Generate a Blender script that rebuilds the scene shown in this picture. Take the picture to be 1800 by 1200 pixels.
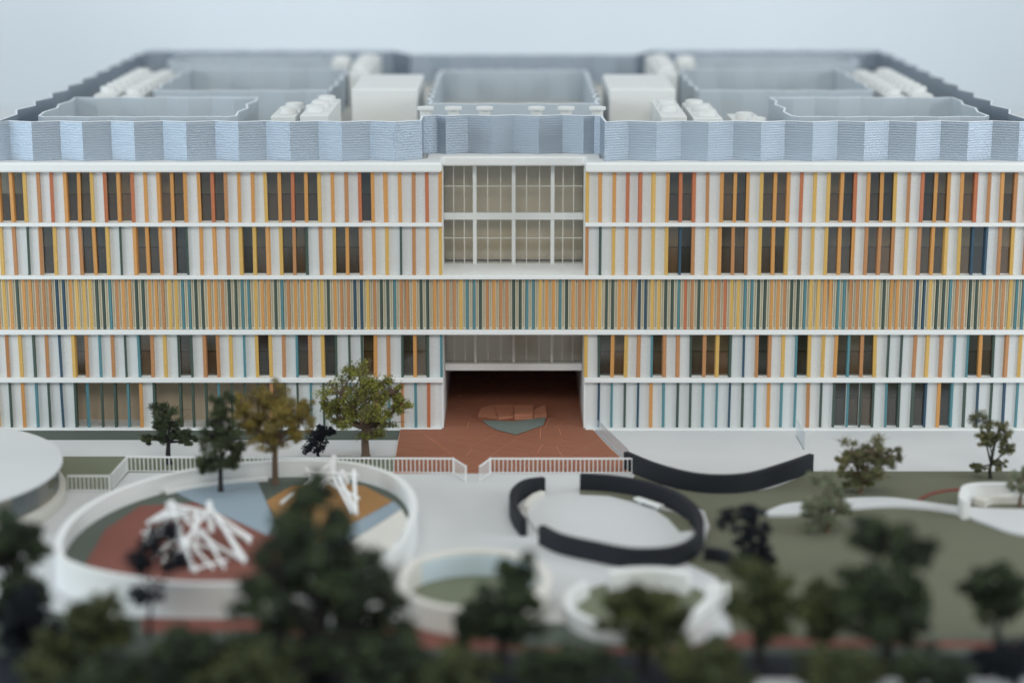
import bpy, math, random
from mathutils import Vector
random.seed(7)
for o in list(bpy.data.objects): bpy.data.objects.remove(o)
S = bpy.context.scene
COL = S.collection
# ------------------------------------------------------------------ camera
TH = math.radians(12.97); F = 3547.0; ZC = 4.955; CX = -0.015
cam = bpy.data.cameras.new('camera'); camo = bpy.data.objects.new('camera', cam); COL.objects.link(camo)
camo.location = (CX, 0, ZC); camo.rotation_euler = (math.radians(90) - TH, 0, 0)
cam.sensor_width = 36; cam.lens = F / 1800 * 36; cam.clip_start = .1; cam.clip_end = 400
cam.dof.use_dof = True; cam.dof.focus_distance = 18.25; cam.dof.aperture_fstop = 0.23; cam.dof.aperture_blades = 0
S.camera = camo
# ------------------------------------------------------------------ world and lamps (an indoor display: soft window light from both sides)
w = bpy.data.worlds.new("World"); S.world = w; w.use_nodes = True
w.node_tree.nodes['Background'].inputs[0].default_value = (.78, .90, 1.0, 1)
w.node_tree.nodes['Background'].inputs[1].default_value = .42
def area(name, loc, aim, size, sizey, power, col):
    l = bpy.data.lights.new(name, 'AREA'); l.shape = 'RECTANGLE'; l.size = size; l.size_y = sizey; l.energy = power; l.color = col
    o = bpy.data.objects.new(name, l); COL.objects.link(o); o.location = loc
    o.rotation_euler = (Vector(aim) - Vector(loc)).to_track_quat('-Z', 'Y').to_euler()
area('window_light', (-15, 12.5, 4.6), (0, 18, 2.2), 9, 8.5, 1280, (.82, .93, 1))
area('window_light', (15, 12.5, 4.6), (0, 18, 2.2), 9, 8.5, 1250, (.92, .97, 1))
area('overhead_fill', (0, 17, 16), (0, 20, 0), 16, 10, 640, (1, .97, .90))
area('overhead_fill', (0, 1, 12), (0, 18, 1.2), 14, 5, 1120, (1, .96, .86))  # fill added above the camera to brighten the facade, not a known fixture
area('overhead_fill', (0, 33, 15), (0, 43, 3), 40, 5, 2700, (.97, .98, 1))  # added out of view to brighten the backdrop wall
S.view_settings.view_transform = 'Standard'; S.view_settings.look = 'None'
S.view_settings.exposure = 0; S.view_settings.gamma = 1
# ------------------------------------------------------------------ projection helpers: photograph pixel -> place in the model
ST, CT = math.sin(TH), math.cos(TH)
def ratio(v): return (F*ST + (v-600)*CT) / (F*CT - (v-600)*ST)
def G(u, v, z=0.0):                       # point at height z
    Y = (ZC - z) / ratio(v)
    return (CX + (u-900)*Y/(F*CT - (v-600)*ST), Y)
def Zv(v, Y): return ZC - Y*ratio(v)      # height at depth Y
def Xu(u, v, Y): return CX + (u-900)*Y/(F*CT - (v-600)*ST)
# ------------------------------------------------------------------ materials
def srgb(r, g, b):
    f = lambda c: ((c/255+.055)/1.055)**2.4 if c > 10 else c/255/12.92
    return (f(r), f(g), f(b), 1)
MATS = {}
def mat(name, col, rough=.6, var=.06, scale=40, bump=.0, bscale=300, layers=0, spec=.4, island=None, wear=None, trans=0):
    m = bpy.data.materials.new(name); m.use_nodes = True; nt = m.node_tree; N = nt.nodes; L = nt.links
    b = N['Principled BSDF']; b.inputs['Roughness'].default_value = rough; b.inputs['Specular IOR Level'].default_value = spec
    tc = N.new('ShaderNodeTexCoord'); ns = N.new('ShaderNodeTexNoise'); ns.inputs['Scale'].default_value = scale/10; ns.inputs['Detail'].default_value = 5
    L.new(tc.outputs['Object'], ns.inputs['Vector'])
    mx = N.new('ShaderNodeMix'); mx.data_type = 'RGBA'
    c = col
    mx.inputs[6].default_value = tuple(x*(1-var) for x in c[:3])+(1,); mx.inputs[7].default_value = tuple(min(1, x*(1+var)) for x in c[:3])+(1,)
    L.new(ns.outputs['Fac'], mx.inputs[0]); out = mx.outputs[2]
    if island:
        ge = N.new('ShaderNodeNewGeometry'); m2 = N.new('ShaderNodeMix'); m2.data_type = 'RGBA'
        m2.inputs[7].default_value = island; L.new(out, m2.inputs[6])
        mr = N.new('ShaderNodeMath'); mr.operation = 'MULTIPLY'; L.new(ge.outputs['Random Per Island'], mr.inputs[0]); 
        n2 = N.new('ShaderNodeTexNoise'); n2.inputs['Scale'].default_value = 5; L.new(tc.outputs['Object'], n2.inputs['Vector'])
        rm = N.new('ShaderNodeMapRange'); rm.inputs[1].default_value = .42; rm.inputs[2].default_value = .62; rm.inputs[3].default_value=.25; rm.inputs[4].default_value=1.3
        L.new(n2.outputs['Fac'], rm.inputs[0]); L.new(rm.outputs[0], mr.inputs[1])
        L.new(mr.outputs[0], m2.inputs[0]); out = m2.outputs[2]
    if wear:
        n3 = N.new('ShaderNodeTexNoise'); n3.inputs['Scale'].default_value = 60; n3.inputs['Detail'].default_value = 3
        L.new(tc.outputs['Object'], n3.inputs['Vector'])
        rm = N.new('ShaderNodeMapRange'); rm.inputs[1].default_value = .62; rm.inputs[2].default_value = .70; L.new(n3.outputs['Fac'], rm.inputs[0])
        m3 = N.new('ShaderNodeMix'); m3.data_type = 'RGBA'; m3.inputs[7].default_value = wear; L.new(out, m3.inputs[6]); L.new(rm.outputs[0], m3.inputs[0]); out = m3.outputs[2]
    L.new(out, b.inputs['Base Color'])
    h = None
    if bump:
        bn = N.new('ShaderNodeTexNoise'); bn.inputs['Scale'].default_value = bscale/10; bn.inputs['Detail'].default_value = 3
        L.new(tc.outputs['Object'], bn.inputs['Vector'])
        bp = N.new('ShaderNodeBump'); bp.inputs['Strength'].default_value = bump; bp.inputs['Distance'].default_value = .01
        L.new(bn.outputs['Fac'], bp.inputs['Height']); h = bp
    if layers:
        wv = N.new('ShaderNodeTexWave'); wv.bands_direction = 'Z'; wv.inputs['Scale'].default_value = layers; wv.inputs['Distortion'].default_value = .6
        wv.inputs['Detail'].default_value = 2; L.new(tc.outputs['Object'], wv.inputs['Vector'])
        b2 = N.new('ShaderNodeBump'); b2.inputs['Strength'].default_value = .35; b2.inputs['Distance'].default_value = .004
        L.new(wv.outputs['Fac'], b2.inputs['Height'])
        if h: L.new(h.outputs[0], b2.inputs['Normal'])
        h = b2
    if h: L.new(h.outputs[0], b.inputs['Normal'])
    if trans:
        b.inputs['Subsurface Weight'].default_value = trans; b.inputs['Subsurface Radius'].default_value = (.05,.06,.07); b.inputs['Subsurface Scale'].default_value = 1
    MATS[name] = m; return m
def glass(name, tint, fac):
    m = bpy.data.materials.new(name); m.use_nodes = True; nt = m.node_tree; N = nt.nodes; L = nt.links
    N.remove(N['Principled BSDF']); t = N.new('ShaderNodeBsdfTransparent'); t.inputs[0].default_value = tint
    g = N.new('ShaderNodeBsdfGlossy'); g.inputs['Roughness'].default_value = .12; g.inputs[0].default_value = (.8,.85,.9,1)
    lw = N.new('ShaderNodeLayerWeight'); lw.inputs[0].default_value = .3
    mm = N.new('ShaderNodeMath'); mm.operation = 'MULTIPLY_ADD'; mm.inputs[1].default_value = .5; mm.inputs[2].default_value = fac
    L.new(lw.outputs['Fresnel'], mm.inputs[0])
    mx = N.new('ShaderNodeMixShader'); L.new(mm.outputs[0], mx.inputs[0]); L.new(t.outputs[0], mx.inputs[1]); L.new(g.outputs[0], mx.inputs[2])
    if name == 'dark_glass':
        oi = N.new('ShaderNodeObjectInfo'); cr = N.new('ShaderNodeMix'); cr.data_type = 'RGBA'
        cr.inputs[6].default_value = (.64,.69,.72,1); cr.inputs[7].default_value = tint; L.new(oi.outputs['Random'], cr.inputs[0]); L.new(cr.outputs[2], t.inputs[0])
    L.new(mx.outputs[0], N['Material Output'].inputs[0]); return m
white = mat('white_card', (.71,.73,.73,1), .65, .03, 20, .25, 600, 22, wear=None)
whitep = mat('white_plastic', (.75,.76,.75,1), .5, .03, 15, .12, 500)
cream = mat('cream_card', (.66,.64,.59,1), .7, .04, 15, .1, 500)
wallm = mat('painted_backdrop', (.64,.70,.735,1), .9, .12, 1.6, 0)
boardm = mat('white_board', (.585,.595,.60,1), .72, .09, 9, .12, 700)
greenm = mat('green_card', srgb(112,118,98), .85, .07, 10, .25, 900)
lawnm = mat('olive_flock', srgb(102,104,87), .95, .16, 14)
darkgreen = mat('dark_green_card', srgb(84,92,84), .85, .07, 10, .2, 800)
seatm = mat('terracotta_seat', srgb(176,118,92), .75, .08, 20, .3, 500)
terra = mat('terracotta_card', srgb(146,94,72), .75, .08, 9, .2, 700)
joint = mat('pale_joint', srgb(205,140,108), .8, .08, 30)
rust = mat('rust_rubber', srgb(122,74,64), .85, .08, 8, .2, 600)
bluegrey = mat('blue_grey_card', srgb(140,155,166), .8, .05, 8, .1, 600)
ochre = mat('ochre_card', srgb(158,118,72), .8, .08, 8, .1, 600)
slate = mat('slate_card', srgb(112,122,116), .8, .06, 10, .1, 600)
navy = mat('navy_road', srgb(22,28,38), .7, .10, 6, .1, 500)
black = mat('black_wall', srgb(24,28,35), .75, .10, 10, .15, 500)
roofm = mat('roof_board', srgb(190,190,184), .8, .05, 10)
screenm = mat('printed_screen', (.35,.41,.48,1), .28, .10, 12, .55, 1500, 14, spec=.6, trans=.0)
screenm.node_tree.nodes['Principled BSDF'].inputs['Metallic'].default_value = .6
wellm = mat('printed_screen_matte', (.47,.53,.585,1), .6, .10, 12, .45, 1500, 14)
rimm = mat('lit_screen_rim', (.80,.84,.88,1), .5, .02)  # white stands for light caught in the thin translucent screen tops
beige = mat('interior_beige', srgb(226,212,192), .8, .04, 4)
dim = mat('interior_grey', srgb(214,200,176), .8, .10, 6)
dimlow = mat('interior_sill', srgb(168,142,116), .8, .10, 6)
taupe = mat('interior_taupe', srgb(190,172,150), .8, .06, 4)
clad = mat('cladding', srgb(204,196,172), .6, .05, 30, .2, 600)
rib = mat('cladding_edge', srgb(230,226,210), .55, .04, 30)
barkm = mat('bark', srgb(96,80,66), .9, .2, 60, .4, 300)
barkd = mat('dark_bark', srgb(40,38,38), .9, .2, 60, .4, 300)
railm = mat('rail_white', (.78,.79,.79,1), .5, .03)
wg = glass('dark_glass', (.92,.87,.78,1), .07)
bg = glass('bay_glass', (.95,.95,.93,1), .05)
cg = glass('clear_acrylic', (.985,.985,.985,1), .01)
plate = mat('pale_blue_bench', srgb(196,210,218), .6, .05, 10)
WEAR = (.62,.60,.55,1)
FC = {'o': mat('orange_paint', srgb(196,142,82), .55, .10, 30, .15, 700, wear=srgb(232,176,108)),
      'y': mat('yellow_paint', srgb(200,162,90), .55, .10, 30, .15, 700, wear=srgb(238,200,120)),
      'r': mat('red_paint', srgb(178,108,74), .55, .10, 30, .15, 700, wear=srgb(220,140,100)),
      'b': mat('copper_paint', srgb(176,126,84), .55, .10, 30, .15, 700, wear=srgb(224,160,112)),
      'g': mat('dark_green_paint', srgb(66,82,74), .5, .12, 30, .15, 700, wear=srgb(66,82,74)),
      't': mat('teal_paint', srgb(82,128,136), .5, .12, 30, .15, 700, wear=srgb(110,160,168)),
      'd': mat('navy_paint', srgb(52,78,96), .5, .12, 30, .15, 700, wear=srgb(52,84,104))}
# ------------------------------------------------------------------ object helpers
def tag(o, label=None, cat=None, group=None, kind=None):
    if label: o['label'] = label
    if cat: o['category'] = cat
    if group: o['group'] = group
    if kind: o['kind'] = kind
    return o
def empty(name, loc, label, cat, group=None):
    o = bpy.data.objects.new(name, None); COL.objects.link(o); o.location = loc; o.empty_display_size = .1
    return tag(o, label, cat, group)
WL = {}
def wloc(o): return WL.get(o, Vector(o.location)) if o else Vector((0,0,0))
def link(name, me, parent, loc=(0,0,0)):            # loc is a world position
    o = bpy.data.objects.new(name, me); COL.objects.link(o)
    wl = Vector(loc); WL[o] = wl
    if parent: o.parent = parent; o.location = wl - wloc(parent)
    else: o.location = wl
    return o
class MB:
    def __init__(s): s.v = []; s.f = []
    def box(s, x0, x1, y0, y1, z0, z1):
        n = len(s.v); s.v += [(x0,y0,z0),(x1,y0,z0),(x1,y1,z0),(x0,y1,z0),(x0,y0,z1),(x1,y0,z1),(x1,y1,z1),(x0,y1,z1)]
        s.f += [tuple(n+i for i in q) for q in ((3,2,1,0),(4,5,6,7),(0,1,5,4),(1,2,6,5),(2,3,7,6),(3,0,4,7))]; return s
    def prism(s, poly, z0, z1):
        A = sum(poly[i][0]*poly[(i+1)%len(poly)][1]-poly[(i+1)%len(poly)][0]*poly[i][1] for i in range(len(poly)))
        if A < 0: poly = poly[::-1]
        n = len(s.v); k = len(poly)
        s.v += [(x,y,z0) for x,y in poly] + [(x,y,z1) for x,y in poly]
        s.f.append(tuple(range(n+k-1, n-1, -1))); s.f.append(tuple(range(n+k, n+2*k)))
        for i in range(k): j = (i+1)%k; s.f.append((n+i, n+j, n+k+j, n+k+i))
        return s
    def wall(s, pts, th, z0, z1, closed=False):     # a wall following a plan line
        k = len(pts); L = []; R = []
        for i in range(k):
            a = pts[(i-1)%k] if (closed or i > 0) else pts[i]; b = pts[(i+1)%k] if (closed or i < k-1) else pts[i]
            d = Vector((b[0]-a[0], b[1]-a[1])).normalized(); nrm = Vector((-d.y, d.x))
            t = th[i] if isinstance(th, (list, tuple)) else th
            L.append((pts[i][0]+nrm.x*t/2, pts[i][1]+nrm.y*t/2)); R.append((pts[i][0]-nrm.x*t/2, pts[i][1]-nrm.y*t/2))
        n = len(s.v)
        for i in range(k): s.v += [(*L[i], z0), (*R[i], z0), (*R[i], z1), (*L[i], z1)]
        for i in range(k if closed else k-1):
            a = n+4*i; b = n+4*((i+1)%k)
            s.f += [(a+1,b+1,b+2,a+2),(b,a,a+3,b+3),(a+2,b+2,b+3,a+3),(a,b,b+1,a+1)]
        if not closed: s.f += [(n,n+1,n+2,n+3),(n+4*k-1,n+4*k-2,n+4*k-3,n+4*k-4)]
        return s
    def tube(s, pts, rs, seg=6):
        n = len(s.v); k = len(pts)
        for i, p in enumerate(pts):
            a = Vector(pts[max(0,i-1)]); b = Vector(pts[min(k-1,i+1)]); d = (b-a).normalized()
            u = d.cross(Vector((.3,.9,.2))).normalized(); w_ = d.cross(u)
            for j in range(seg):
                t = 2*math.pi*j/seg; q = Vector(p)+ (u*math.cos(t)+w_*math.sin(t))*rs[i]; s.v.append(tuple(q))
        for i in range(k-1):
            for j in range(seg):
                a = n+i*seg+j; b = n+i*seg+(j+1)%seg; s.f.append((a,b,b+seg,a+seg))
        s.f.append(tuple(range(n+seg-1, n-1, -1))); s.f.append(tuple(range(n+(k-1)*seg, n+k*seg)))
        return s
    def bar(s, a, b, w1):                            # square stick
        a = Vector(a); b = Vector(b); d = (b-a).normalized(); u = d.cross(Vector((.21,.93,.31))).normalized()*w1/2; w_ = d.cross(u.normalized())*w1/2
        n = len(s.v)
        for p in (a, b): s.v += [tuple(p+u+w_), tuple(p-u+w_), tuple(p-u-w_), tuple(p+u-w_)]
        s.f += [(n+3,n+2,n+1,n),(n+4,n+5,n+6,n+7)] + [(n+i, n+(i+1)%4, n+4+(i+1)%4, n+4+i) for i in range(4)]
        return s
    def mesh(s, name, m, off=(0,0,0)):
        me = bpy.data.meshes.new(name)
        o = Vector(off); me.from_pydata([(x-o.x, y-o.y, z-o.z) for x,y,z in s.v], [], s.f); me.materials.append(m); me.update(); return me
    def build(s, name, m, parent=None, loc=None, bevel=0, smooth=False):
        loc = loc if loc is not None else (wloc(parent) if parent else (0,0,0))
        o = link(name, s.mesh(name, m, loc), parent, loc)
        if bevel:
            bv = o.modifiers.new('bevel', 'BEVEL'); bv.width = bevel; bv.segments = 2; bv.limit_method = 'ANGLE'
        if smooth:
            for p in o.data.polygons: p.use_smooth = True
        return o
_mb = MB
def smoothshade(o):
    for p in o.data.polygons: p.use_smooth = len(p.vertices) == 4
def catmull(P, n=8, closed=False):
    out = []; k = len(P)
    for i in range(k if closed else k-1):
        g = lambda j: P[j % k] if closed else P[max(0, min(k-1, j))]
        p0, p1, p2, p3 = g(i-1), g(i), g(i+1), g(i+2)
        for s_ in range(n):
            t = s_/n
            out.append(tuple(.5*((2*p1[a])+(-p0[a]+p2[a])*t+(2*p0[a]-5*p1[a]+4*p2[a]-p3[a])*t*t+(-p0[a]+3*p1[a]-3*p2[a]+p3[a])*t**3) for a in range(len(p1))))
    if not closed: out.append(tuple(P[-1]))
    return out
def GP(pts, z=0): return [G(u, v, z) for u, v in pts]
def sheet(name, pts, z, m, label=None, th=.004, parent=None, kind='structure'):
    b = MB().prism(pts, z-th, z); o = b.build(name, m, parent)
    if kind: tag(o, kind=kind)
    return o
# ------------------------------------------------------------------ the setting
tag(MB().box(-16, 16, 6, 44, -.1, 0).build('ground', boardm), kind='structure')
tag(MB().box(-40, 40, 44, 44.5, -4, 16).build('backdrop_wall', wallm), kind='structure')
sheet('grass_strip', GP([(-250,757.5),(703,757.5),(699,773),(-250,773)]), .006, darkgreen)
sheet('lawn', GP([(-250,803),(697,803),(693,830),(226,830),(196,862),(-250,862)]), .006, greenm)
lawn_edge = catmull([(1118,832),(1180,858),(1260,866),(1350,860),(1428,829)], 6) + [(2100,829),(2200,1120)] + [(1290,1125),(1278,1060),(1262,1015),(1200,985),(1236,960),(1248,925),(1238,897),(1190,876),(1130,864),(1108,850)]
sheet('lawn', GP(lawn_edge), .006, lawnm)
sheet('front_verge', GP([(-500,1075),(60,1070),(150,1085),(420,1088),(640,1100),(700,1090),(830,1095),(990,1095),(1100,1128),(1290,1126),(1800,1121),(2300,1121),(2300,1150),(-500,1150)]), .006, darkgreen)
rp = catmull([(250,1086),(340,1088),(480,1092),(620,1112),(720,1096),(800,1112),(900,1132),(1100,1138),(1240,1130),(1310,1112),(1400,1122),(1700,1128),(1900,1128)], 5)
rq = catmull([(1900,1140),(1700,1139),(1400,1138),(1310,1140),(1240,1146),(1100,1149),(900,1146),(760,1140),(700,1140),(600,1140),(480,1110),(340,1112),(250,1112)], 5)
sheet('rust_path', GP(rp+rq), .010, rust)
sheet('road', GP([(-600,1151),(2400,1151),(2500,1188),(1330,1193),(1280,1300),(-700,1300)]), .006, navy)
cp = catmull([(1345,899),(1380,885),(1430,880),(1500,874),(1560,873),(1620,880),(1700,890),(1800,894),(1950,894)], 6)
cq = catmull([(1950,950),(1800,938),(1730,917),(1680,899),(1600,889),(1530,889),(1450,897),(1390,903),(1352,904)], 6)
sheet('white_path', GP(cp+cq, .03), .03, boardm, th=.028)
# terracotta paving: irregular slabs with recessed joints
def clip(poly, p, d):          # keep the left side of the line p + t d
    out = []; k = len(poly)
    side = lambda q: d[0]*(q[1]-p[1]) - d[1]*(q[0]-p[0])
    for i in range(k):
        a, b = poly[i], poly[(i+1)%k]; sa, sb = side(a), side(b)
        if sa >= 0: out.append(a)
        if (sa >= 0) != (sb >= 0):
            t = sa/(sa-sb); out.append((a[0]+(b[0]-a[0])*t, a[1]+(b[1]-a[1])*t))
    return out
def areap(P): return .5*sum(P[i][0]*P[(i+1)%len(P)][1]-P[(i+1)%len(P)][0]*P[i][1] for i in range(len(P)))
def split(poly, amax, rng, out):
    A = areap(poly)
    if A < amax*(.5+rng.random()): out.append(poly); return
    cx_ = sum(p[0] for p in poly)/len(poly); cy_ = sum(p[1] for p in poly)/len(poly)
    i = max(range(len(poly)), key=lambda i: (poly[i][0]-poly[(i+1)%len(poly)][0])**2+(poly[i][1]-poly[(i+1)%len(poly)][1])**2)
    a, b = poly[i], poly[(i+1)%len(poly)]; t = rng.uniform(.3, .7); p = (a[0]+(b[0]-a[0])*t, a[1]+(b[1]-a[1])*t)
    d = (cx_-p[0]+rng.uniform(-.3,.3)*(b[0]-a[0]), cy_-p[1]+rng.uniform(-.3,.3)*(b[1]-a[1]))
    for q in (clip(poly, p, d), clip(poly, p, (-d[0], -d[1]))):
        if len(q) > 2: split(q, amax, rng, out)
def inset(poly, g):
    out = poly; k = len(poly)
    for i in range(k):
        a, b = poly[i], poly[(i+1)%k]; L_ = math.hypot(b[0]-a[0], b[1]-a[1])
        if L_ < 1e-6: continue
        n_ = (-(b[1]-a[1])/L_, (b[0]-a[0])/L_); out = clip(out, (a[0]+n_[0]*g, a[1]+n_[1]*g), (b[0]-a[0], b[1]-a[1]))
        if len(out) < 3: return []
    return out
FRONT = GP([(704,754),(1040,754),(1062,778),(1088,803),(1112,832),(691,832)])
TUN = [(-.64,FRONT[0][1]+.001),(.64,FRONT[0][1]+.001),(.64,25.74),(-.64,25.74)]
pav = sheet('terracotta_paving', FRONT, .009, joint)
pav2 = MB().prism(TUN, .002, .0089).build('paving_bed', joint, pav)
rng = random.Random(5); pcs = []
for P_ in (FRONT, TUN):
    if areap(P_) < 0: P_ = P_[::-1]
    split(P_, .075, rng, pcs)
for q in pcs:
    q = inset(q, .0034)
    if len(q) > 2 and areap(q) > .002: MB().prism(q, .0092, .0112).build('paving_slab', terra, pav)
sheet('slate_patch', GP([(848,738),(903,740),(960,733),(955,746),(930,755),(907,763),(875,755),(858,747)], .02), .020, slate)
# ------------------------------------------------------------------ the school building
Y0 = 17.92
B = empty('school_building', (0, Y0, 0), 'long white five storey model building striped with orange, teal and green fins', 'building')
rows = [(302,391),(397.5,483.5),(490,579),(587,663),(671,751)]
RZ = [(Zv(b, Y0), Zv(a, Y0)) for a, b in rows]
p = .12; X1 = .66; XE = X1+.12*35
strings = {
 (0,-1): "ooybrooyrorooooorbo"+"oyoroyobrooobro", (0,1): "yoorryorrboooyooryyoroo"+"ybrooorbobo",
 (1,-1): "ybgbybboygooobgoobyyoybgbyoboygboy", (1,1): "bgyobyydbyobbyoybyyoobbbyboyyddbyb",
 (3,-1): "bygbdybtbgtbyggbbytyybtbygggobgogt", (3,1): "ygoybtbbgbygdbbytyyotbyggbybttogby",
 (4,-1): "gotgdgtggtogygggtgggbggtggtgbtbtr-", (4,1): "-dtgdotggttdgtottbggtggtggdotgdgdt"}
W = {(0,-1): [i for i,c in enumerate("WWpppWWpWWppWWpWWpppWWWWpppWppppp") if c=='W'], (0,1): [6,7,10,11,13,14,18,19,21,22,25,26,28,31],
     (1,-1): [3,6,7,10,11,13,18,19,21,22,25,26], (1,1): [6,7,10,11,13,14,18,19,21,22,25,26,28,29,31],
     (3,-1): [5,10,13,15,19,22,24,27,30,31], (3,1): [1,2,5,8,9,10,13,16,19,20,21,29,30],
     (4,-1): [], (4,1): [19,20,21,23,25,27]}
OPEN = list(range(5,10)) + list(range(11,21))      # ground floor left: recessed glazed front behind the fins
rs = random.Random(11)
finmesh = {}
def finm(r, c):
    if (r,c) not in finmesh:
        z0, z1 = RZ[r]; wd = .030 if c in 'oyrb' else .020
        finmesh[(r,c)] = MB().box(-wd/2, wd/2, 0, .055, 0, z1-z0-.002).mesh('fin', FC[c])
    return finmesh[(r,c)]
panmesh = {}
FW = {}
for r in (0,1,3,4):
    z0, z1 = RZ[r]; h = z1-z0
    pm = MB().box(-.0595, .0595, 0, .03, 0, h).mesh('wall_panel', white)
    fm = MB().box(-.0595,-.052,0,.02,0,h).box(.052,.0595,0,.02,0,h).box(-.052,.052,0,.02,0,.008).box(-.052,.052,0,.02,h-.008,h).mesh('window', whitep)
    gm = MB().box(-.0518,.0518,0,.004,.009,h-.009).mesh('pane', wg)
    for sd in (-1, 1):
        st = strings[(r,sd)]
        for i in range(35):
            # index counts left to right in the photograph
            if sd < 0:
                x = -X1 - p*(33-i) if i < 34 else -X1-p*34; c = st[i] if i < 34 else rs.choice('oyb')
            else:
                x = X1 + p*i; c = st[i] if i < len(st) else rs.choice('oyb')
            if r == 4 and sd < 0 and i == 12: c = '-'      # a missing fin
            if c != '-':
                f = link('fin', finm(r, c), B, (x+rs.uniform(-.003,.003), Y0+rs.uniform(-.003,.003), z0+.001))
                f.rotation_euler = (rs.gauss(0,.002), rs.gauss(0, .005), rs.gauss(0, .13))
            xs = x+p/2 if sd < 0 else x+p/2
            if sd < 0 and i == 33: continue
            if sd < 0 and i == 34: xs = -X1-p*34+p/2
            if r == 4 and sd < 0 and i in OPEN: continue
            if i in W[(r,sd)]:
                wo = link('window', fm, B, (xs, 17.955, z0)); link('pane', gm, wo, (xs, 17.965, z0))
            else:
                link('wall_panel', pm, B, (xs, 17.945+rs.uniform(-.001,.001), z0))
# narrow closing pieces beside the bay
for r in (0,1,3,4):
    z0,z1 = RZ[r]
# dense middle row
S3 = ("yogoobbbddoyyyggtboogg"+"oobyyttggoobggtty" + "oogtboooyygobbddybggtbboggoobbyttg" + "bobbggttyootgoboo"+"yggoobddyyggtrbgo" + "obryyttggoobggtyyoottbbooy" + "goobbddyggtbbggoobbytt")
z0, z1 = RZ[2]
MB().box(-XE, XE, 17.948, 17.985, z0, z1).build('cladding', clad, B)
ribs = MB()
for i in range(-1, len(S3)+1):
    c = S3[i] if 0 <= i < len(S3) else rs.choice('oyb'); x = -X1 + .06*(i-66)
    key = ('s', c)
    if key not in finmesh:
        wd = .0285 if c in 'oyrb' else .0185
        finmesh[key] = MB().box(-wd/2, wd/2, 0, .027, 0, z1-z0-.002).mesh('slat', FC[c])
    f = link('slat', finmesh[key], B, (x+rs.uniform(-.002,.002), Y0+rs.uniform(-.002,.002), z0+.001)); f.rotation_euler = (0, rs.gauss(0,.005), rs.gauss(0,.12))
    for s_ in (-1,1): ribs.box(x+s_*.0185-.0024, x+s_*.0185+.0024, 17.928, 17.9475, z0+.004, z1-.004)
    ribs.box(x+.0212, x+.0388, 17.932, 17.9475, z0+.004, z0+.014)
tag(ribs.build('cladding_rib', rib, B), kind='stuff')
# floor bands
def zz(v, Y=17.88): return Zv(v, Y)
def band(xa, xb, zlo, zhi, yb=18.6, yf=17.885): return MB().box(xa, xb, yf, yb, zlo, zhi).build('floor_band', whitep, B, bevel=.004)
bz = [(RZ[1][1], RZ[0][0]), (RZ[2][1], RZ[1][0]), (RZ[3][1], RZ[2][0]), (RZ[4][1], RZ[3][0])]
for s_ in (-1,1):
    band(*sorted((s_*.644, s_*XE)), *bz[0]); band(*sorted((s_*.646, s_*XE)), *bz[3])
band(-XE, XE, *bz[1]); band(-XE, XE, *bz[2])
# ground storey plinths
MB().box(.66, XE, 17.86, 18.3, 0, RZ[4][0]).build('plinth', whitep, B, bevel=.003)
MB().box(-XE, -.66, 17.875, 18.6, 0, RZ[4][0]).build('plinth', whitep, B, bevel=.003)
# cornice with the set-back bay
zt = Zv(286, 17.87); zb = RZ[0][1]
cpoly = [(-XE-.03,17.862),(-.645,17.862),(-.645,18.28),(.645,18.28),(.645,17.862),(XE+.03,17.862),(XE+.03,18.15),(.79,18.15),(.79,18.50),(-.79,18.50),(-.79,18.15),(-XE-.03,18.15)]
MB().prism(cpoly, zb, zt).build('cornice', whitep, B, bevel=.018)
MB().prism([(-XE,18.152),(-.792,18.152),(-.792,18.502),(.792,18.502),(.792,18.152),(XE,18.152),(XE,25.75),(-XE,25.75)], zb+.03, zt-.012).build('roof_deck', roofm, B)
# bay and passage side walls
for s_ in (-1,1):
    a = sorted((s_*.645, s_*.66))
    MB().box(a[0], a[1], 17.945, 18.56, bz[1][1], zb).build('bay_side_wall', cream, B)
    MB().box(a[0], a[1], 17.945, 18.56, bz[3][1]+.0, bz[2][0]).build('passage_side_wall', cream, B)
    a = sorted((s_*.645, s_*.66))
    MB().box(a[0], a[1], 17.935, 25.7, 0, bz[3][0]).build('passage_side_wall', whitep, B)
    if s_ < 0: MB().box(-.779, -.66, 17.9445, 17.97, RZ[4][0], RZ[4][1]).build('corner_panel', white, B)
# tunnel
MB().box(-.66, .66, 18.48, 25.69, bz[3][0]+.0, bz[3][1]-.004).build('passage_ceiling', whitep, B)
MB().box(-.644, .644, 18.40, 18.475, bz[3][0]-.012, bz[3][1]+.01).build('beam', whitep, B, bevel=.006)
# side and back walls of the body
for s_ in (-1,1): MB().box(*sorted((s_*(XE-.03), s_*XE)), 18.6, 25.7, 0, zb+.029).build('end_wall', white, B)
MB().box(-XE, -.645, 25.7, 25.74, 0, zb+.029).box(.645, XE, 25.7, 25.74, 0, zb+.029).box(-.6449, .6449, 25.7, 25.74, bz[3][0], zb+.029).build('rear_wall', white, B)
# rooms behind the windows
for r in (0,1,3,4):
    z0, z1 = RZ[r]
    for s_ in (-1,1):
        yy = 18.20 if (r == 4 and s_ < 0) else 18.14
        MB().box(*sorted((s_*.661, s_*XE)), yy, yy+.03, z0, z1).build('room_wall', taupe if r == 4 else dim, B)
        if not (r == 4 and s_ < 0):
            MB().box(*sorted((s_*.662, s_*(XE-.01))), 18.05, 18.139, z0+.001, z0+(z1-z0)*(.5 if r != 4 else .55)).build('room_ledge', dimlow, B)
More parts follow.
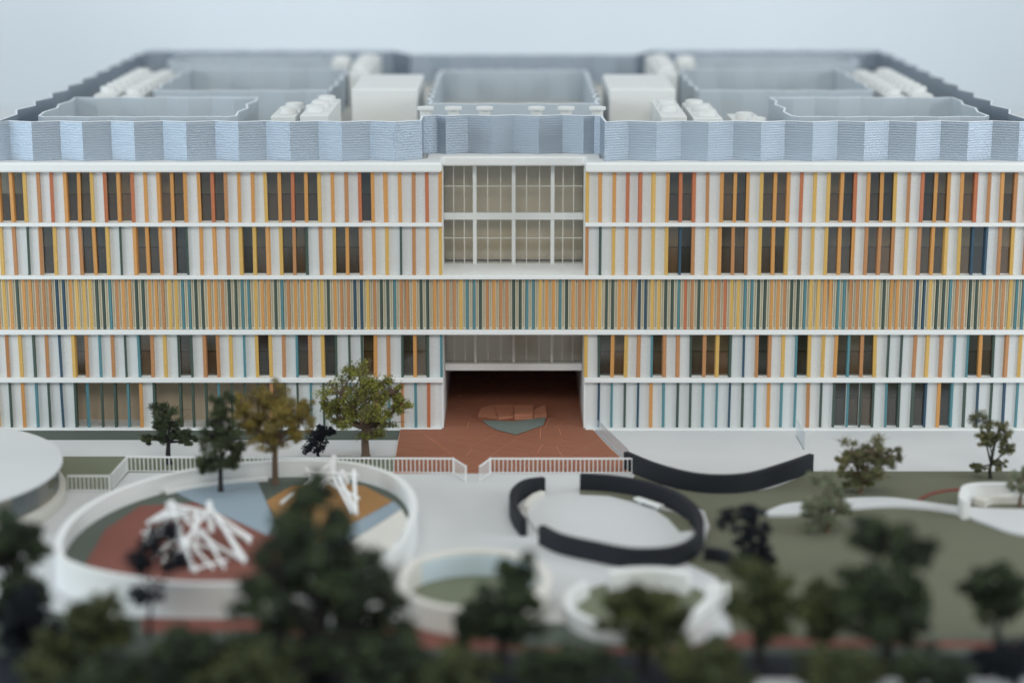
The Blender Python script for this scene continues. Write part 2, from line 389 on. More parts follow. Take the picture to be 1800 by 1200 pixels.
# bay glazing
GY = 18.50
gz0, gz1 = bz[1][1], zb
mull = [-.36, 0, .36]
for x in mull:
    MB().box(x-.017, x+.017, GY-.035, GY+.02, gz0, gz1).build('mullion', whitep, B)
zm0, zm1 = Zv(385, GY), Zv(373, GY)
MB().box(-.644, .644, GY-.04, GY+.022, zm0, zm1).build('transom', whitep, B, bevel=.003)
xs = [-.644,-.555,-.457,-.36,-.24,-.12,0,.12,.24,.36,.457,.555,.644]
zs = [gz0, Zv(418,GY), zm0, zm1, Zv(327,GY), gz1]
for i, x in enumerate(xs):
    if i in (0,3,6,9,12): continue
    MB().box(x-.004, x+.004, GY-.006, GY+.012, gz0, zm0).build('glazing_bar', cream, B)
    MB().box(x-.004, x+.004, GY-.006, GY+.012, zm1, gz1).build('glazing_bar', cream, B)
for z in (zs[1], zs[4]): MB().box(-.644, .644, GY-.008, GY+.011, z-.004, z+.004).build('glazing_bar', cream, B)
for i in range(12):
    for a, b in ((0,1),(1,2),(3,4),(4,5)):
        MB().box(xs[i]+.001, xs[i+1]-.001, GY, GY+.003, zs[a]+.001, zs[b]-.001).build('glass_pane', bg, B)
MB().box(-.644,.644, 18.68, 18.71, gz0, gz1).build('hall_wall', beige, B)
# glazing above the passage
g0, g1 = bz[3][1]+.011, bz[2][0]
for x in mull: MB().box(x-.012, x+.012, 18.47, 18.50, g0, g1).build('mullion', cream, B)
for i in range(12):
    MB().box(xs[i]+.003, xs[i+1]-.003, 18.485, 18.488, g0, g1).build('glass_pane', bg, B)
    if i % 3: MB().box(xs[i]-.003, xs[i]+.003, 18.478, 18.492, g0, g1).build('glazing_bar', cream, B)
MB().box(-.644,.644, 18.60, 18.63, g0-.02, g1).build('hall_wall', beige, B)
# ---- roof screens
ZS0 = zt+.0; ZST = 2.82
def offs(P_, th):
    k = len(P_); out = []
    for i in range(k):
        a, b, c = Vector(P_[i-1]), Vector(P_[i]), Vector(P_[(i+1)%k])
        d1 = (b-a).normalized(); d2 = (c-b).normalized(); n1 = Vector((-d1.y,d1.x)); n2 = Vector((-d2.y,d2.x))
        m_ = (n1+n2); m_ = m_.normalized() if m_.length > 1e-4 else n1; q = th/2/max(.5, m_.dot(n1))
        out.append(((b.x+m_.x*q, b.y+m_.y*q), (b.x-m_.x*q, b.y-m_.y*q)))
    return out
def screen(pts, z0, z1, closed, parent=B, th=.022, sm=None):
    cxs = sum(q[0] for q in pts)/len(pts)
    r_ = MB().wall(pts, th-.004, z1, z1+.005, closed).build('roof_screen', rimm, parent, loc=(pts[0][0], pts[0][1], z0))
    k = len(pts); off = offs(pts, th)
    for i in range(k if closed else k-1):
        a_, b_ = off[i], off[(i+1)%k]
        MB().prism([a_[0], a_[1], b_[1], b_[0]], z0, z1).build('screen_panel', sm or screenm, r_, loc=(*pts[i], z0))
    return r_
NEAR, FAR = 17.975, 18.055
def xs_at(us): return [(u-903)/197.0 for u in us]
L_ = xs_at([12.5,56,102.5,145,192.5,236,284,327.5,376,419,466,510,558,601,649,693,736])
R_ = xs_at([1065,1106,1154,1199,1245,1291,1338,1382,1429,1475,1520,1565,1611,1657,1702,1748,1792])
pl = [(x, FAR if i % 2 == 0 else NEAR) for i, x in enumerate(L_)]
pr = [(x, NEAR if i % 2 == 0 else FAR) for i, x in enumerate(R_)]
XS = 4.62
cen = [(-.835,18.10)] + [(-.833,18.44)] + [(-.70,18.50),(-.62,18.45),(-.42,18.52),(-.2,18.45),(0,18.52),(.23,18.45),(.45,18.52),(.64,18.45),(.74,18.48),(.80,18.44)]
def zig(a, b, n, amp):
    d = Vector((b[0]-a[0], b[1]-a[1])); nn = Vector((-d.y, d.x)).normalized()
    return [(a[0]+d.x*i/n + nn.x*(amp/2 if i % 2 else -amp/2)*(0 if i in (0,) else 1), a[1]+d.y*i/n + nn.y*(amp/2 if i % 2 else -amp/2)*(0 if i in (0,) else 1)) for i in range(n)]
pts = [(-XS, NEAR+.01)] + pl[:-1] + cen + pr + [(XS, NEAR+.03)] + zig((XS,18.25),(XS,25.5),20,.09)
pts += zig((XS,25.5),(1.5,25.5),13,.08) + zig((1.5,24.95),(-1.5,24.95),12,.06) + zig((-1.5,25.5),(-XS,25.5),13,.08) + zig((-XS,25.5),(-XS,18.2),20,.09)
screen(pts, ZS0, ZST, True)
def well(x0, x1, y0, y1, ch, nx, ny, zt_=ZST-.01):
    P_ = zig((x0+ch,y0),(x1-ch,y0),nx,.05) + zig((x1-ch,y0),(x1,y0+ch*1.5),1,0) + zig((x1,y0+ch*1.5),(x1,y1),ny,.05) + zig((x1,y1),(x0,y1),nx,.06) + zig((x0,y1),(x0,y0+ch*1.5),ny,.05) + [(x0, y0+ch*1.5)]
    screen(P_, ZS0-.01, zt_, True, sm=wellm)
for s_ in (-1,1):
    well(*sorted((s_*4.36, s_*2.55)), 18.45, 20.1, .06, 8, 5)
    well(*sorted((s_*3.70, s_*1.88)), 20.75, 23.2, .03, 8, 8)
    well(*sorted((s_*4.1, s_*2.1)), 24.0, 24.9, .05, 8, 3)
well(-.82, .82, 19.55, 23.0, .0, 8, 16)
# ---- rooftop plant
def unit(x0, x1, y0, y1, ztop, caps, tilt=0):
    o = MB().prism([(x0,y0),(x1,y0),(x1+tilt,y1),(x0+tilt,y1)], ZS0-.012, ztop).build('rooftop_unit', whitep, B, loc=((x0+x1)/2, y0, ZS0), bevel=.008)
    for cx_, cy_, r_ in caps:
        m_ = MB(); m_.prism([(cx_+r_*math.cos(t*math.pi/12), cy_+r_*math.sin(t*math.pi/12)) for t in range(24)], ztop, ztop+.06)
        m_.prism([(cx_+r_*.8*math.cos(t*math.pi/12), cy_+r_*.8*math.sin(t*math.pi/12)) for t in range(24)], ztop+.0602, ztop+.066)
        c_ = m_.build('vent_cap', whitep, o, bevel=.004)
for s_ in (-1,1):
    MB().box(*sorted((s_*.955, s_*1.62)), 20.2, 21.7, ZS0-.012, 2.89).build('lift_overrun', whitep, B, bevel=.02)
unit(-2.26,-2.03,18.75,19.6,2.78,[(-2.12,19.0,.085),(-2.1,19.35,.085)])
unit(-1.96,-1.70,18.5,19.9,2.82,[(-1.85,18.8,.085),(-1.83,19.2,.085),(-1.81,19.6,.085)])
unit(1.36,1.60,18.6,20.0,2.80,[(1.46,19.0,.085),(1.46,19.4,.085)])
unit(1.66,1.93,18.6,19.9,2.78,[(1.80,18.8,.085),(1.78,19.2,.085),(1.75,19.6,.085)])
unit(2.06,2.34,18.4,19.5,2.72,[(2.25,18.65,.085),(2.18,19.05,.085)])
for s_ in (-1,1):
    unit(*sorted((s_*4.25,s_*4.03)),20.45,22.9,2.80,[(s_*4.14,20.7+.32*i,.085) for i in range(7)])
    unit(*sorted((s_*3.98,s_*3.79)),20.45,22.9,2.78,[(s_*3.885,20.7+.32*i,.08) for i in range(7)])
    unit(*sorted((s_*1.83,s_*1.60)),22.5,24.6,2.84,[(s_*1.72,22.8+.4*i,.10) for i in range(4)])
    unit(*sorted((s_*2.10,s_*1.9)),23.4,23.9,2.86,[(s_*2.0,23.6,.10)])
for u in (748,797,852,943,995,1050):
    x = Xu(u, 200, 18.85)
    m_ = MB(); 
    for (rr, za, zb_) in ((.055, ZS0-.012, 2.83), (.080, 2.83, 2.86)):
        m_.prism([(x+rr*math.cos(t*math.pi/12), 18.85+rr*math.sin(t*math.pi/12)) for t in range(24)], za, zb_)
    m_.build('roof_vent', whitep, B, bevel=.004)
# ------------------------------------------------------------------ terracotta seat in the passage
t = empty('stepped_seat', (*G(903,735), .014), 'low terracotta stepped seat on the paving at the mouth of the passage', 'seat')
def blk(pxs, z0, z1, name='seat_block'):
    MB().prism(GP(pxs, z1), z0, z1).build(name, seatm, t)
blk([(840,729),(846,716),(866,711),(875,733)], .0145, .036)
blk([(876,733),(866.8,711),(903,711),(903,731)], .0145, .040)
blk([(904,728),(904,712),(937,711),(937,727)], .0145, .060)
blk([(904,734),(904,729),(937,728),(937,733)], .0145, .036)
blk([(938,730),(938,719),(958,711),(961,728)], .0145, .048)
# ------------------------------------------------------------------ railings
bal = MB().box(-.0035,.0035,-.0035,.0035,0,.128).mesh('baluster', railm)
def railing(name, px, label):
    P3 = GP(px); o = empty(name, (*P3[0], 0), label, 'railing', 'white railings round the forecourt')
    for i in range(len(P3)-1):
        a, b = P3[i], P3[i+1]; L_ = math.hypot(b[0]-a[0], b[1]-a[1]); n = max(1, round(L_/.036))
        for zr in (.004, .128):
            MB().bar((*a, zr+.004), (*b, zr+.004), .008 if zr < .1 else .011).build('rail', railm, o)
        for k in range(0 if i == 0 else 1, n+1):
            t_ = k/n; link('baluster', bal, o, (a[0]+(b[0]-a[0])*t_, a[1]+(b[1]-a[1])*t_, .002))
        MB().box(b[0]-.008, b[0]+.008, b[1]-.008, b[1]+.008, 0, .14).build('post', railm, o)
railing('railing', [(120,863),(193,863)], 'short low white railing beside the round pavilion at the left')
railing('railing', [(197,860),(224,829),(797,832),(819,846)], 'long white railing running behind the big round playground to the terracotta paving')
railing('railing', [(843,846),(862,832),(1118,832)], 'white railing right of the gap, crossing the terracotta paving to the black curved wall')
# ------------------------------------------------------------------ round pavilion at the left
px_, py_, pr_ = -5.05, 15.59, 1.39
t = empty('round_pavilion', (px_,py_,0), 'low round pavilion with flat white disc roof at the left edge', 'building')
def circ(r, n=72, cx=px_, cy=py_): return [(cx+r*math.cos(2*math.pi*i/n), cy+r*math.sin(2*math.pi*i/n)) for i in range(n)]
MB().prism(circ(pr_), .295, .32).build('roof', boardm, t, bevel=.004)
MB().prism(circ(pr_+.015), 0, .10).build('base_wall', cream, t)
MB().prism(circ(pr_-.35), .10, .295).build('inner_wall', dim, t)
for i in range(48):
    a0, a1 = 2*math.pi*i/48, 2*math.pi*(i+.94)/48; r_ = pr_-.04
    MB().wall([(px_+r_*math.cos(a0), py_+r_*math.sin(a0)), (px_+r_*math.cos(a1), py_+r_*math.sin(a1))], .006, .101, .294).build('glass_panel', wg, t)
# ------------------------------------------------------------------ curved walls and rings
def curved(name, px, z, th, m, label, cat, closed=False, n=8, base=0.0, parts=None, parent=None):
    P_ = catmull(GP(px, z), n, closed)
    o = MB().wall(P_, th, base, z, closed).build(name, m, parent, loc=(P_[0][0], P_[0][1], base))
    bv = o.modifiers.new('bevel','BEVEL'); bv.width = .006; bv.segments = 2; bv.limit_method = 'ANGLE'; bv.angle_limit = .9
    if label: tag(o, label, cat)
    return o, P_
ringpx = [(104,972),(112,930),(155,888),(230,852),(330,826),(450,811),(560,808),(640,817),(700,840),(726,875),(722,915),(690,965),(610,1000),(500,1020),(400,1024),(300,1022),(200,1008),(135,992)]
RP = catmull(GP(ringpx, .24), 8, True)
t = empty('round_playground', (*G(416,935), 0), 'large round play area with white ring wall and coloured floor at left', 'playground')
MB().wall(RP[:66]+[], .055, 0, .24).build('ring_wall', whitep, t)
MB().wall(RP[65:]+RP[:1], .055, 0, .2395).build('ring_wall', whitep, t)
MB().prism(RP, .001, .100).build('play_floor', darkgreen, t)
def pf(name, px, z, m): MB().prism(GP(px, z+.09), .1005, z+.09).build(name, m, t)
pf('floor_panel', [(247,888),(185,930),(150,990),(200,1020),(300,1040),(520,1045),(520,960),(430,918),(345,882),(300,886)], .016, rust)
pf('floor_panel', [(305,863),(452,843),(482,915),(470,940),(395,906),(345,882)], .017, bluegrey)
pf('floor_panel', [(468,880),(512,853),(560,846),(640,853),(690,880),(610,925),(560,955),(490,918)], .018, ochre)
pf('floor_panel', [(692,880),(706,893),(640,935),(580,965),(560,956),(610,926)], .019, bluegrey)
pf('floor_panel', [(706,894),(718,915),(690,960),(620,985),(540,985),(582,966),(641,936)], .017, cream)
MB().wall(catmull(GP([(290,862),(350,850),(410,843),(470,838)], .13), 4), .05, .101, .13).build('step', whitep, t)
curved('round_planter', [(706,1022),(725,988),(775,970),(840,965),(905,972),(950,992),(962,1022),(935,1048),(880,1064),(815,1068),(755,1058),(718,1042)], .20, .06, cream, 'cream round planter wall enclosing a green circle, in front of the plaza', 'planter', True)
PL = catmull(GP([(715,1040),(740,1012),(840,995),(940,1012),(955,1040),(900,1072),(830,1078),(750,1066)]), 6, True)
sheet('planter_lawn', PL, .012, greenm)
tag(MB().wall(catmull(GP([(733,990),(780,978),(840,973),(900,979),(940,995)], .17), 6), .05, .013, .17).build('curved_bench', plate), 'pale blue curved bench along the back inside the cream round planter', 'bench')
# third ring, foreground right of centre
curved('curved_wall', [(1072,1004),(1110,999),(1165,999),(1212,1006)], .17, .09, whitep, 'short pale blue white curved wall behind the foreground tree, below the black ring', 'wall')
curved('curved_wall', [(1030,1020),(1002,1040),(1002,1066),(1040,1088),(1100,1100)], .13, .06, whitep, 'white curved wall wrapping the left of the small foreground circle', 'wall')
t = empty('curved_bench', (*G(1240,1080), 0), 'broad white curved double bench at the right of the small foreground circle', 'bench')
Pb = catmull(GP([(1256,1024),(1254,1048),(1230,1074),(1196,1094)], .09), 6)
MB().wall(Pb, .11, 0, .09).build('seat', whitep, t)
MB().wall(catmull(GP([(1277,1024),(1276,1050),(1250,1082),(1207,1104)], .14), 6), .03, 0, .14).build('backrest', whitep, t)
sheet('circle_floor', catmull(GP([(1010,1060),(1060,1030),(1140,1022),(1230,1040),(1240,1075),(1180,1110),(1090,1115),(1030,1095)]), 5, True), .016, greenm)
# black ring
curved('black_wall', [(957,838),(925,843),(905,858),(901,876),(908,895),(921,912)], .14, .055, black, 'black curved wall forming the left side of the open ring', 'wall')
curved('black_wall', [(1020,832),(1080,836),(1140,847),(1190,866),(1221,890),(1232,918),(1222,943),(1182,960),(1112,963),(1042,951),(985,938),(951,922)], .15, .055, black, 'long black wall curling round the right and front of the open ring', 'wall', n=10)
sheet('ring_floor', catmull(GP([(925,880),(960,868),(1020,868),(1100,880),(1170,905),(1215,935),(1215,960),(1180,985),(1110,990),(1010,970),(940,930)]), 5, True), .014, boardm)
sheet('ring_grass', GP([(1019,858),(1070,859),(1120,868),(1165,885),(1155,893),(1118,886),(1070,874),(1019,872)]), .018, lawnm)
sheet('ring_grass', GP([(1150,897),(1185,903),(1210,918),(1218,934),(1195,938),(1175,915)]), .018, lawnm)
def bench(px, z, label, th=.05):
    a, b = GP(px, z); o = empty('bench', (*a, 0), label, 'bench')
    MB().wall([a,b], th, z-.02, z).build('seat', whitep, o, bevel=.004)
    for q in (.15, .85):
        x, y = a[0]+(b[0]-a[0])*q, a[1]+(b[1]-a[1])*q; MB().box(x-.015,x+.015,y-.015,y+.015,.01,z-.02).build('leg', whitep, o)
bench([(1118,873),(1163,888)], .06, 'small straight white bench by the right side inside the black ring', .06)
curved('curved_bench', [(955,862),(940,868),(930,878),(925,888)], .05, .05, cream, 'small cream curved bench against the left wall of the black ring', 'bench')
tag(MB().box(*[G(915,925)[0], G(922,925)[0]], G(915,925)[1], G(915,925)[1]+.02, 0, .12).build('gate_post', whitep), 'tiny white gate post at the end of the left black wall', 'post')
curved('black_wall', [(1100,793),(1150,813),(1210,829),(1265,834),(1320,830),(1380,813),(1427,797)], .16, .05, black, 'wide black crescent wall dipping across the white ground right of the passage', 'wall', n=10)
curved('black_wall', [(1238,962),(1262,964),(1285,972),(1300,984)], .10, .05, black, 'short black wall stub right of the black ring', 'wall')
# right: curved seat, red kerb
t = empty('horseshoe_bench', (*G(1750,890), 0), 'white horseshoe seat on the winding path at the right edge', 'seat')
MB().wall(catmull(GP([(1694,862),(1700,853),(1725,849),(1780,849),(1860,852)], .16), 6), .06, .0, .16).build('backrest', whitep, t)
MB().wall(catmull(GP([(1694,862),(1692,872),(1700,880)], .16), 4), .06, .0, .1595).build('arm', whitep, t)
MB().wall(catmull(GP([(1722,878),(1740,872),(1790,871),(1860,874)], .06), 6), .10, .0, .06).build('seat', cream, t)
curved('red_kerb', [(1612,879),(1630,868),(1660,860),(1702,857)], .025, .03, rust, 'low red curved kerb on the lawn beside the white horseshoe seat', 'kerb')
# clear acrylic pieces
t = empty('clear_balustrade', (*G(1045,756), 0), 'clear acrylic balustrade along the curved right edge of the terracotta paving', 'balustrade')
cb = GP([(1046,757),(1066,778),(1090,801),(1104,815)])
for i in range(3): MB().wall(cb[i:i+2], .006, 0, .13).build('acrylic_panel', cg, t)
tag(MB().prism(GP([(1398,765),(1412,790),(1414,790),(1400,765)]), 0, .16).build('acrylic_fin', cg), 'small clear acrylic fin standing by the facade right of the black crescent', 'fin')
# ------------------------------------------------------------------ white stick climbing structures
def sticks(name, label, quads):
    (u0,v0) = quads[0][0][:2]; o = empty(name, (*G(u0, v0+30, .1), .1), label, 'climbing frame')
    for a, b, wd in quads:
        A_ = (Xu(a[0],a[1],a[2]), a[2], max(.115, Zv(a[1],a[2]))); B_ = (Xu(b[0],b[1],b[2]), b[2], max(.115, Zv(b[1],b[2])))
        MB().bar(A_, B_, wd*.62).build('stick', railm, o)
rk = random.Random(3)
def onG(u, v): return (u, v, G(u, v, .11)[1])
def up(u, v, vb): return (u, v, G(u, vb, .11)[1])        # point seen at v, standing above ground row vb
Q = [(onG(340,1003), up(300,880,945), .035), (onG(432,985), up(365,885,945), .035), (onG(262,962), up(305,900,945), .03), (onG(440,950), up(350,905,950), .035),
     (onG(300,985), up(370,890,948), .03), (up(285,905,950), up(375,912,950), .04), (up(250,935,960), up(420,990,975), .03), (onG(335,1003), onG(400,985), .03), (onG(425,945), onG(440,955), .03),
     (up(295,882,948), up(310,920,948), .05), (up(300,880,948), up(322,905,948), .04), (up(368,880,948), up(372,935,955), .05), (up(318,905,950), up(380,960,965), .035), (up(345,900,955), up(345,985,975), .03),
     (onG(310,995), up(345,920,960), .03), (up(270,915,955), up(330,900,955), .04), (onG(395,1000), up(355,930,960), .03), (up(285,940,965), up(345,965,970), .03), (up(330,950,968), onG(375,1000), .03),
     (onG(248,965), up(262,925,955), .03), (up(380,905,950), onG(430,990), .04), (up(350,940,960), onG(425,985), .03), (up(310,890,948), up(360,900,948), .045), (onG(285,990), up(320,925,958), .03),
     (onG(246,972), up(300,905,950), .035), (onG(255,945), up(318,930,955), .03), (onG(442,948), up(372,900,950), .04), (up(258,920,950), up(300,893,948), .04), (onG(345,1006), up(310,930,955), .035), (onG(270,985), up(300,950,965), .03)]
sticks('climbing_frame', 'tangled white stick climbing frame on the rust red floor of the round playground', Q)
Q = [(up(587,800,868), up(584,838,868), .05), (up(585,812,868), up(535,850,866), .04), (up(540,828,868), up(630,835,870), .03), (up(596,838,870), onG(628,905), .04), (up(586,838,868), onG(620,903), .035),
     (up(622,826,872), onG(626,900), .035), (up(575,845,868), onG(632,878), .035), (up(600,826,870), up(612,850,870), .04), (onG(494,885), onG(514,868), .035), (up(538,822,868), up(550,852,868), .03), (onG(540,878), up(580,835,868), .035), (onG(556,872), up(590,830,868), .03)]
sticks('climbing_frame', 'smaller white stick climbing frame on the ochre floor at the right of the round playground', Q)
# ------------------------------------------------------------------ trees
LM = {'fern': mat('leaf_fern', srgb(84,88,62), .9, .2, 30, island=srgb(130,126,84)),
      'dark': mat('leaf_dark', srgb(52,62,44), .9, .2, 30, island=srgb(88,98,66)),
      'deep': mat('leaf_deep', srgb(40,50,42), .9, .2, 30, island=srgb(84,98,66)),
      'lime': mat('leaf_lime', srgb(84,90,44), .9, .2, 30, island=srgb(158,156,70)),
      'olive': mat('leaf_olive', srgb(104,94,50), .9, .2, 30, island=srgb(168,148,74)),
      'brown': mat('leaf_brown', srgb(112,92,56), .9, .2, 30, island=srgb(140,112,62)),
      'navy': mat('leaf_navy', srgb(26,32,40), .9, .2, 30, island=srgb(38,46,54)),
      'moss': mat('leaf_moss', srgb(60,70,48), .9, .2, 30, island=srgb(108,114,72)),
      'grey': mat('leaf_grey_haze', srgb(112,120,98), .9, .2, 30, island=srgb(154,158,130))}  # grey foliage; its paleness also puts haze into the path tree's colour
def tree(name, label, base, blobs, leaf, bark, tr=.02, n=900, ls=.022, cat='tree', seed=0, bz_=.006):
    rt = random.Random(seed+int(base[0])); X, Y = G(*base, bz_)
    far = base[1] < 1000
    if far: blobs = [(u, v, ru*1.14, rv*1.10) for u, v, ru, rv in blobs]
    if not far: blobs = [(u, v, ru*1.10, rv*1.06) for u, v, ru, rv in blobs]
    o = empty(name, (X,Y,bz_), label, cat)
    cl = []
    for (u, v, ru, rv) in blobs:
        sc = (F*CT-(v-600)*ST)/Y
        cl.append((Vector((Xu(u,v,Y), Y+rt.uniform(-.4,.4)*ru/sc, Zv(v,Y))), ru/sc, rv/sc))
    top = sum((c[0] for c in cl), Vector())/len(cl); low = min(c[0].z-c[2] for c in cl)
    fork = Vector((X+(top.x-X)*.5, Y, max(bz_+.05, low+(top.z-low)*.25)))
    tk = MB(); mid = Vector(((X+fork.x)/2+rt.uniform(-.01,.01), Y, (fork.z+bz_)/2))
    tk.tube([(X,Y,bz_), (X+(mid.x-X)*.3,Y,bz_+(mid.z-bz_)*.3), mid, fork], [tr*1.5, tr*1.1, tr, tr*.8], 8)
    V = []; Fc = []
    for c, rx, rz in cl:
        m_ = (fork+c)/2 + Vector((rt.uniform(-.2,.2)*rx, rt.uniform(-.2,.2)*rx, -.1*rz))
        tk.tube([fork, m_, c], [tr*.7, tr*.45, tr*.2], 6)
        for _ in range(13 if far else 16):
            a = rt.uniform(0, 2*math.pi); e = math.asin(rt.uniform(-1,1)); q = rt.uniform(.35,1.05)
            s_ = c + Vector((math.cos(a)*math.cos(e)*rx*q, math.sin(a)*math.cos(e)*rx*q, math.sin(e)*rz*q))
            bend = (c+s_)/2+Vector((rt.uniform(-.15,.15)*rx,0,rt.uniform(-.1,.1)*rz))
            tk.tube([c, bend, s_], [tr*.3, tr*.2, tr*.1], 4)
            kk = rt.uniform(.20,.42)
            nn = int(n*(2.2 if far else 1.5)/13*kk/.30)
            for _t in range(4):
                e_ = s_ + Vector((rt.gauss(0,1)*rx, rt.gauss(0,1)*rx, rt.gauss(.2,1)*rz))*kk*.7; tk.tube([bend.lerp(s_,rt.random()), e_], [tr*.12, tr*.05], 3)
            for _l in range(nn):
                d = Vector((rt.gauss(0,1), rt.gauss(0,1), rt.gauss(0,1))).normalized()*(rt.random()**.5)*rt.uniform(.7,1.2)
                q_ = s_ + Vector((d.x*rx*kk, d.y*rx*kk, d.z*rz*kk))
                z_ = ls*rt.uniform(.35,1.0)*(.8 if far else 1)
                a = Vector((rt.gauss(0,1), rt.gauss(0,1), rt.gauss(0,1))).normalized(); b = a.orthogonal().normalized(); ang = rt.uniform(0,6.28); cc = a.cross(b); b2 = b*math.cos(ang)+cc*math.sin(ang)
                k0 = len(V); nrm = b2.cross(a)
                V += [tuple(q_-a*z_*.6), tuple(q_+b2*z_*.35+nrm*z_*.15), tuple(q_+a*z_*.6), tuple(q_-b2*z_*.35+nrm*z_*.15)]
                Fc += [(k0,k0+1,k0+2),(k0,k0+2,k0+3)]
    m_ = MB(); m_.v = V; m_.f = Fc
    m_.build('crown', LM[leaf], o); tk.build('trunk', bark, o)
    return o
tree('broadleaf_tree', 'small dark green tree behind the railing nearest the round pavilion', (297,815), [(285,722,27,22),(282,755,22,20),(262,772,14,12),(318,760,16,14),(330,772,14,10),(300,735,22,20)], 'dark', barkd, .022, 1150, .022)
tree('upright_tree', 'tall narrow dark green tree on the blue grey play floor', (388,864), [(388,712,22,22),(385,745,28,22),(388,780,38,26),(388,810,36,22),(362,815,16,18),(415,800,16,18),(405,765,24,26),(372,765,24,26)], 'dark', barkd, .02, 1100, .024, bz_=.1)
tree('broadleaf_tree', 'airy olive brown tree with orange twigs at the back of the playground', (484,850), [(455,700,38,28),(500,700,42,28),(435,735,28,24),(525,738,26,24),(480,735,44,28),(480,775,36,20),(520,765,18,12),(480,700,30,26),(425,715,22,22),(540,715,18,18),(455,755,30,26),(505,720,30,26)], 'olive', barkm, .026, 900, .022, bz_=.1)
tree('broadleaf_tree', 'bright yellow green tree against the facade left of the passage', (643,806), [(630,655,34,26),(600,690,38,26),(655,690,40,28),(690,690,26,20),(620,725,42,24),(668,730,36,24),(700,715,22,18),(600,735,28,20),(645,752,32,14),(640,700,46,34),(580,712,22,20)], 'lime', barkm, .036, 620, .028)
tree('round_shrub', 'small round navy black shrub between the olive tree and the bright green tree', (560,803), [(560,773,24,22),(552,780,18,18),(570,765,16,16)], 'navy', barkd, .014, 800, .022, cat='shrub')
tree('broadleaf_tree', 'olive green open tree by the white ground right of the black crescent wall', (1512,866), [(1500,795,30,26),(1530,790,34,24),(1565,800,20,18),(1488,812,22,20),(1525,830,34,20),(1510,848,24,12),(1520,808,34,24)], 'fern', barkm, .022, 800, .026)
tree('sparse_tree', 'sparse brown tree standing at the lawn edge near the right frame', (1741,840), [(1722,740,24,18),(1755,752,20,20),(1770,785,16,18),(1735,770,18,14),(1720,820,16,8),(1755,815,14,10),(1750,770,22,18)], 'fern', barkd, .014, 520, .024)
tree('broadleaf_tree', 'green tree paled by painted haze, standing on the winding white path', (1455,935), [(1455,850,32,26),(1438,880,30,24),(1478,885,30,24),(1455,910,40,20)], 'grey', barkm, .02, 850, .032)
tree('round_shrub', 'grey round shrub cut by the right frame edge above the horseshoe seat', (1792,890), [(1797,850,20,26)], 'grey', barkm, .014, 700, .03, cat='shrub')
# blurred foreground trees
tree('broadleaf_tree', 'big dark tree cut by the left frame edge in the foreground', (25,1130), [(5,930,50,42),(45,960,40,36),(10,985,55,45),(50,1030,40,40),(10,1060,50,45)], 'deep', barkd, .03, 900, .045)
tree('round_shrub', 'navy dark rounded shrub below the big left foreground tree', (55,1150), [(55,1075,52,50),(20,1110,50,40),(85,1110,26,40)], 'navy', barkd, .03, 800, .045, cat='shrub')
tree('broadleaf_tree', 'mossy green foreground tree right of the navy shrub at the left', (165,1180), [(175,1070,40,34),(150,1120,60,42),(190,1110,44,38),(90,1150,70,40)], 'moss', barkd, .03, 800, .045)
tree('sparse_tree', 'thin tiered black tree in front of the rust red play floor', (262,1118), [(285,935,34,22),(250,985,30,22),(308,985,26,24),(265,1042,34,14),(262,960,22,14)], 'navy', barkd, .014, 300, .045)
tree('conifer_tree', 'largest dark green foreground tree rising over the right of the round playground', (560,1185), [(545,880,42,36),(530,930,66,42),(590,945,50,42),(500,985,76,50),(610,1000,66,46),(470,1045,76,50),(560,1055,90,56),(660,1040,56,46),(640,1090,86,50),(490,1105,86,46),(580,1130,110,40)], 'deep', barkd, .06, 950, .05)
tree('broadleaf_tree', 'dark green foreground tree in front of the cream round planter', (880,1180), [(915,1010,34,28),(880,1050,52,40),(920,1055,34,36),(840,1085,40,34),(900,1100,56,36),(820,1100,26,30)], 'deep', barkd, .03, 800, .048)
tree('broadleaf_tree', 'mossy foreground tree inside the small circle right of centre', (1130,1175), [(1115,1050,44,24),(1165,1065,40,26),(1100,1085,46,28),(1150,1105,54,32),(1185,1090,28,26)], 'moss', barkd, .03, 800, .048)
tree('sparse_tree', 'black gnarled tree just right of the short black wall stub', (1325,1005), [(1290,915,34,16),(1320,905,26,16),(1335,940,26,26),(1315,960,24,20),(1345,980,18,18)], 'navy', barkd, .02, 360, .036)
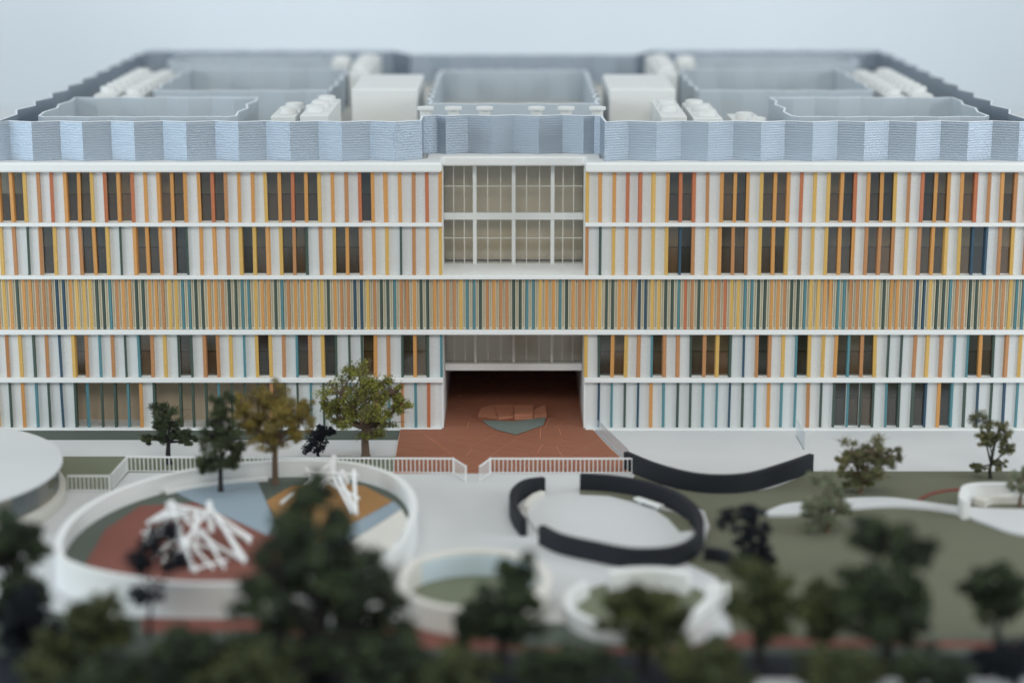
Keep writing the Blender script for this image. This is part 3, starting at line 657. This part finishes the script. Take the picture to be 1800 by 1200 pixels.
tree('broadleaf_tree', 'dark green foreground tree below the black gnarled tree', (1335,1165), [(1320,1000,38,30),(1345,1035,42,36),(1310,1055,36,34),(1360,1070,30,34),(1335,1100,40,36)], 'moss', barkd, .03, 800, .046)
tree('broadleaf_tree', 'small dark foreground tree immediately left of the tall dark green one on the lawn', (1445,1170), [(1430,1045,32,28),(1462,1060,34,30),(1420,1075,30,28),(1450,1095,38,28)], 'moss', barkd, .028, 700, .046)
tree('broadleaf_tree', 'tall dark green foreground tree over the middle of the lawn', (1560,1180), [(1545,950,44,34),(1585,965,48,36),(1615,975,26,28),(1540,1010,56,38),(1500,1050,50,38),(1560,1060,60,44),(1610,1070,44,42),(1550,1105,66,36)], 'deep', barkd, .04, 850, .05)
tree('round_tree', 'round dark foreground tree alone near the right frame edge', (1752,1165), [(1755,1010,36,26),(1735,1040,34,34),(1775,1040,32,34),(1755,1070,42,34)], 'deep', barkd, .026, 800, .046)
tree('round_shrub', 'dark shrub in the bottom right corner', (1790,1215), [(1790,1150,52,45),(1750,1170,40,30)], 'navy', barkd, .03, 700, .05, cat='shrub')
for i, (u, v, r_, c_, lb) in enumerate([(330,1150,80,'deep','dark low shrub at the bottom below the tiered black tree'), (440,1165,80,'moss','mossy low shrub at the foot of the largest tree, on its left'), (690,1160,90,'deep','dark low shrub at the bottom right of the largest tree'),
        (800,1175,70,'moss','mossy low shrub left of the trunk of the planter tree'), (1010,1160,85,'deep','dark low shrub at the bottom left of the small circle tree'), (1240,1165,80,'moss','mossy low shrub at the bottom below the broad white curved bench'),
        (1480,1170,80,'moss','mossy low shrub at the bottom below the tall lawn tree'), (1640,1175,70,'deep','dark low shrub at the bottom between the tall lawn tree and the round tree'), (200,1185,80,'deep','dark low shrub at the bottom left below the mossy tree')]):
    v += 22
    tree('low_shrub', lb, (u, v+50), [(u-r_*.5,v-12,r_*.6,36),(u+r_*.5,v-8,r_*.6,36),(u,v-32,r_*.55,32),(u,v+20,r_*.9,30)], c_, barkd, .03, 700, .05, cat='shrub', seed=i)
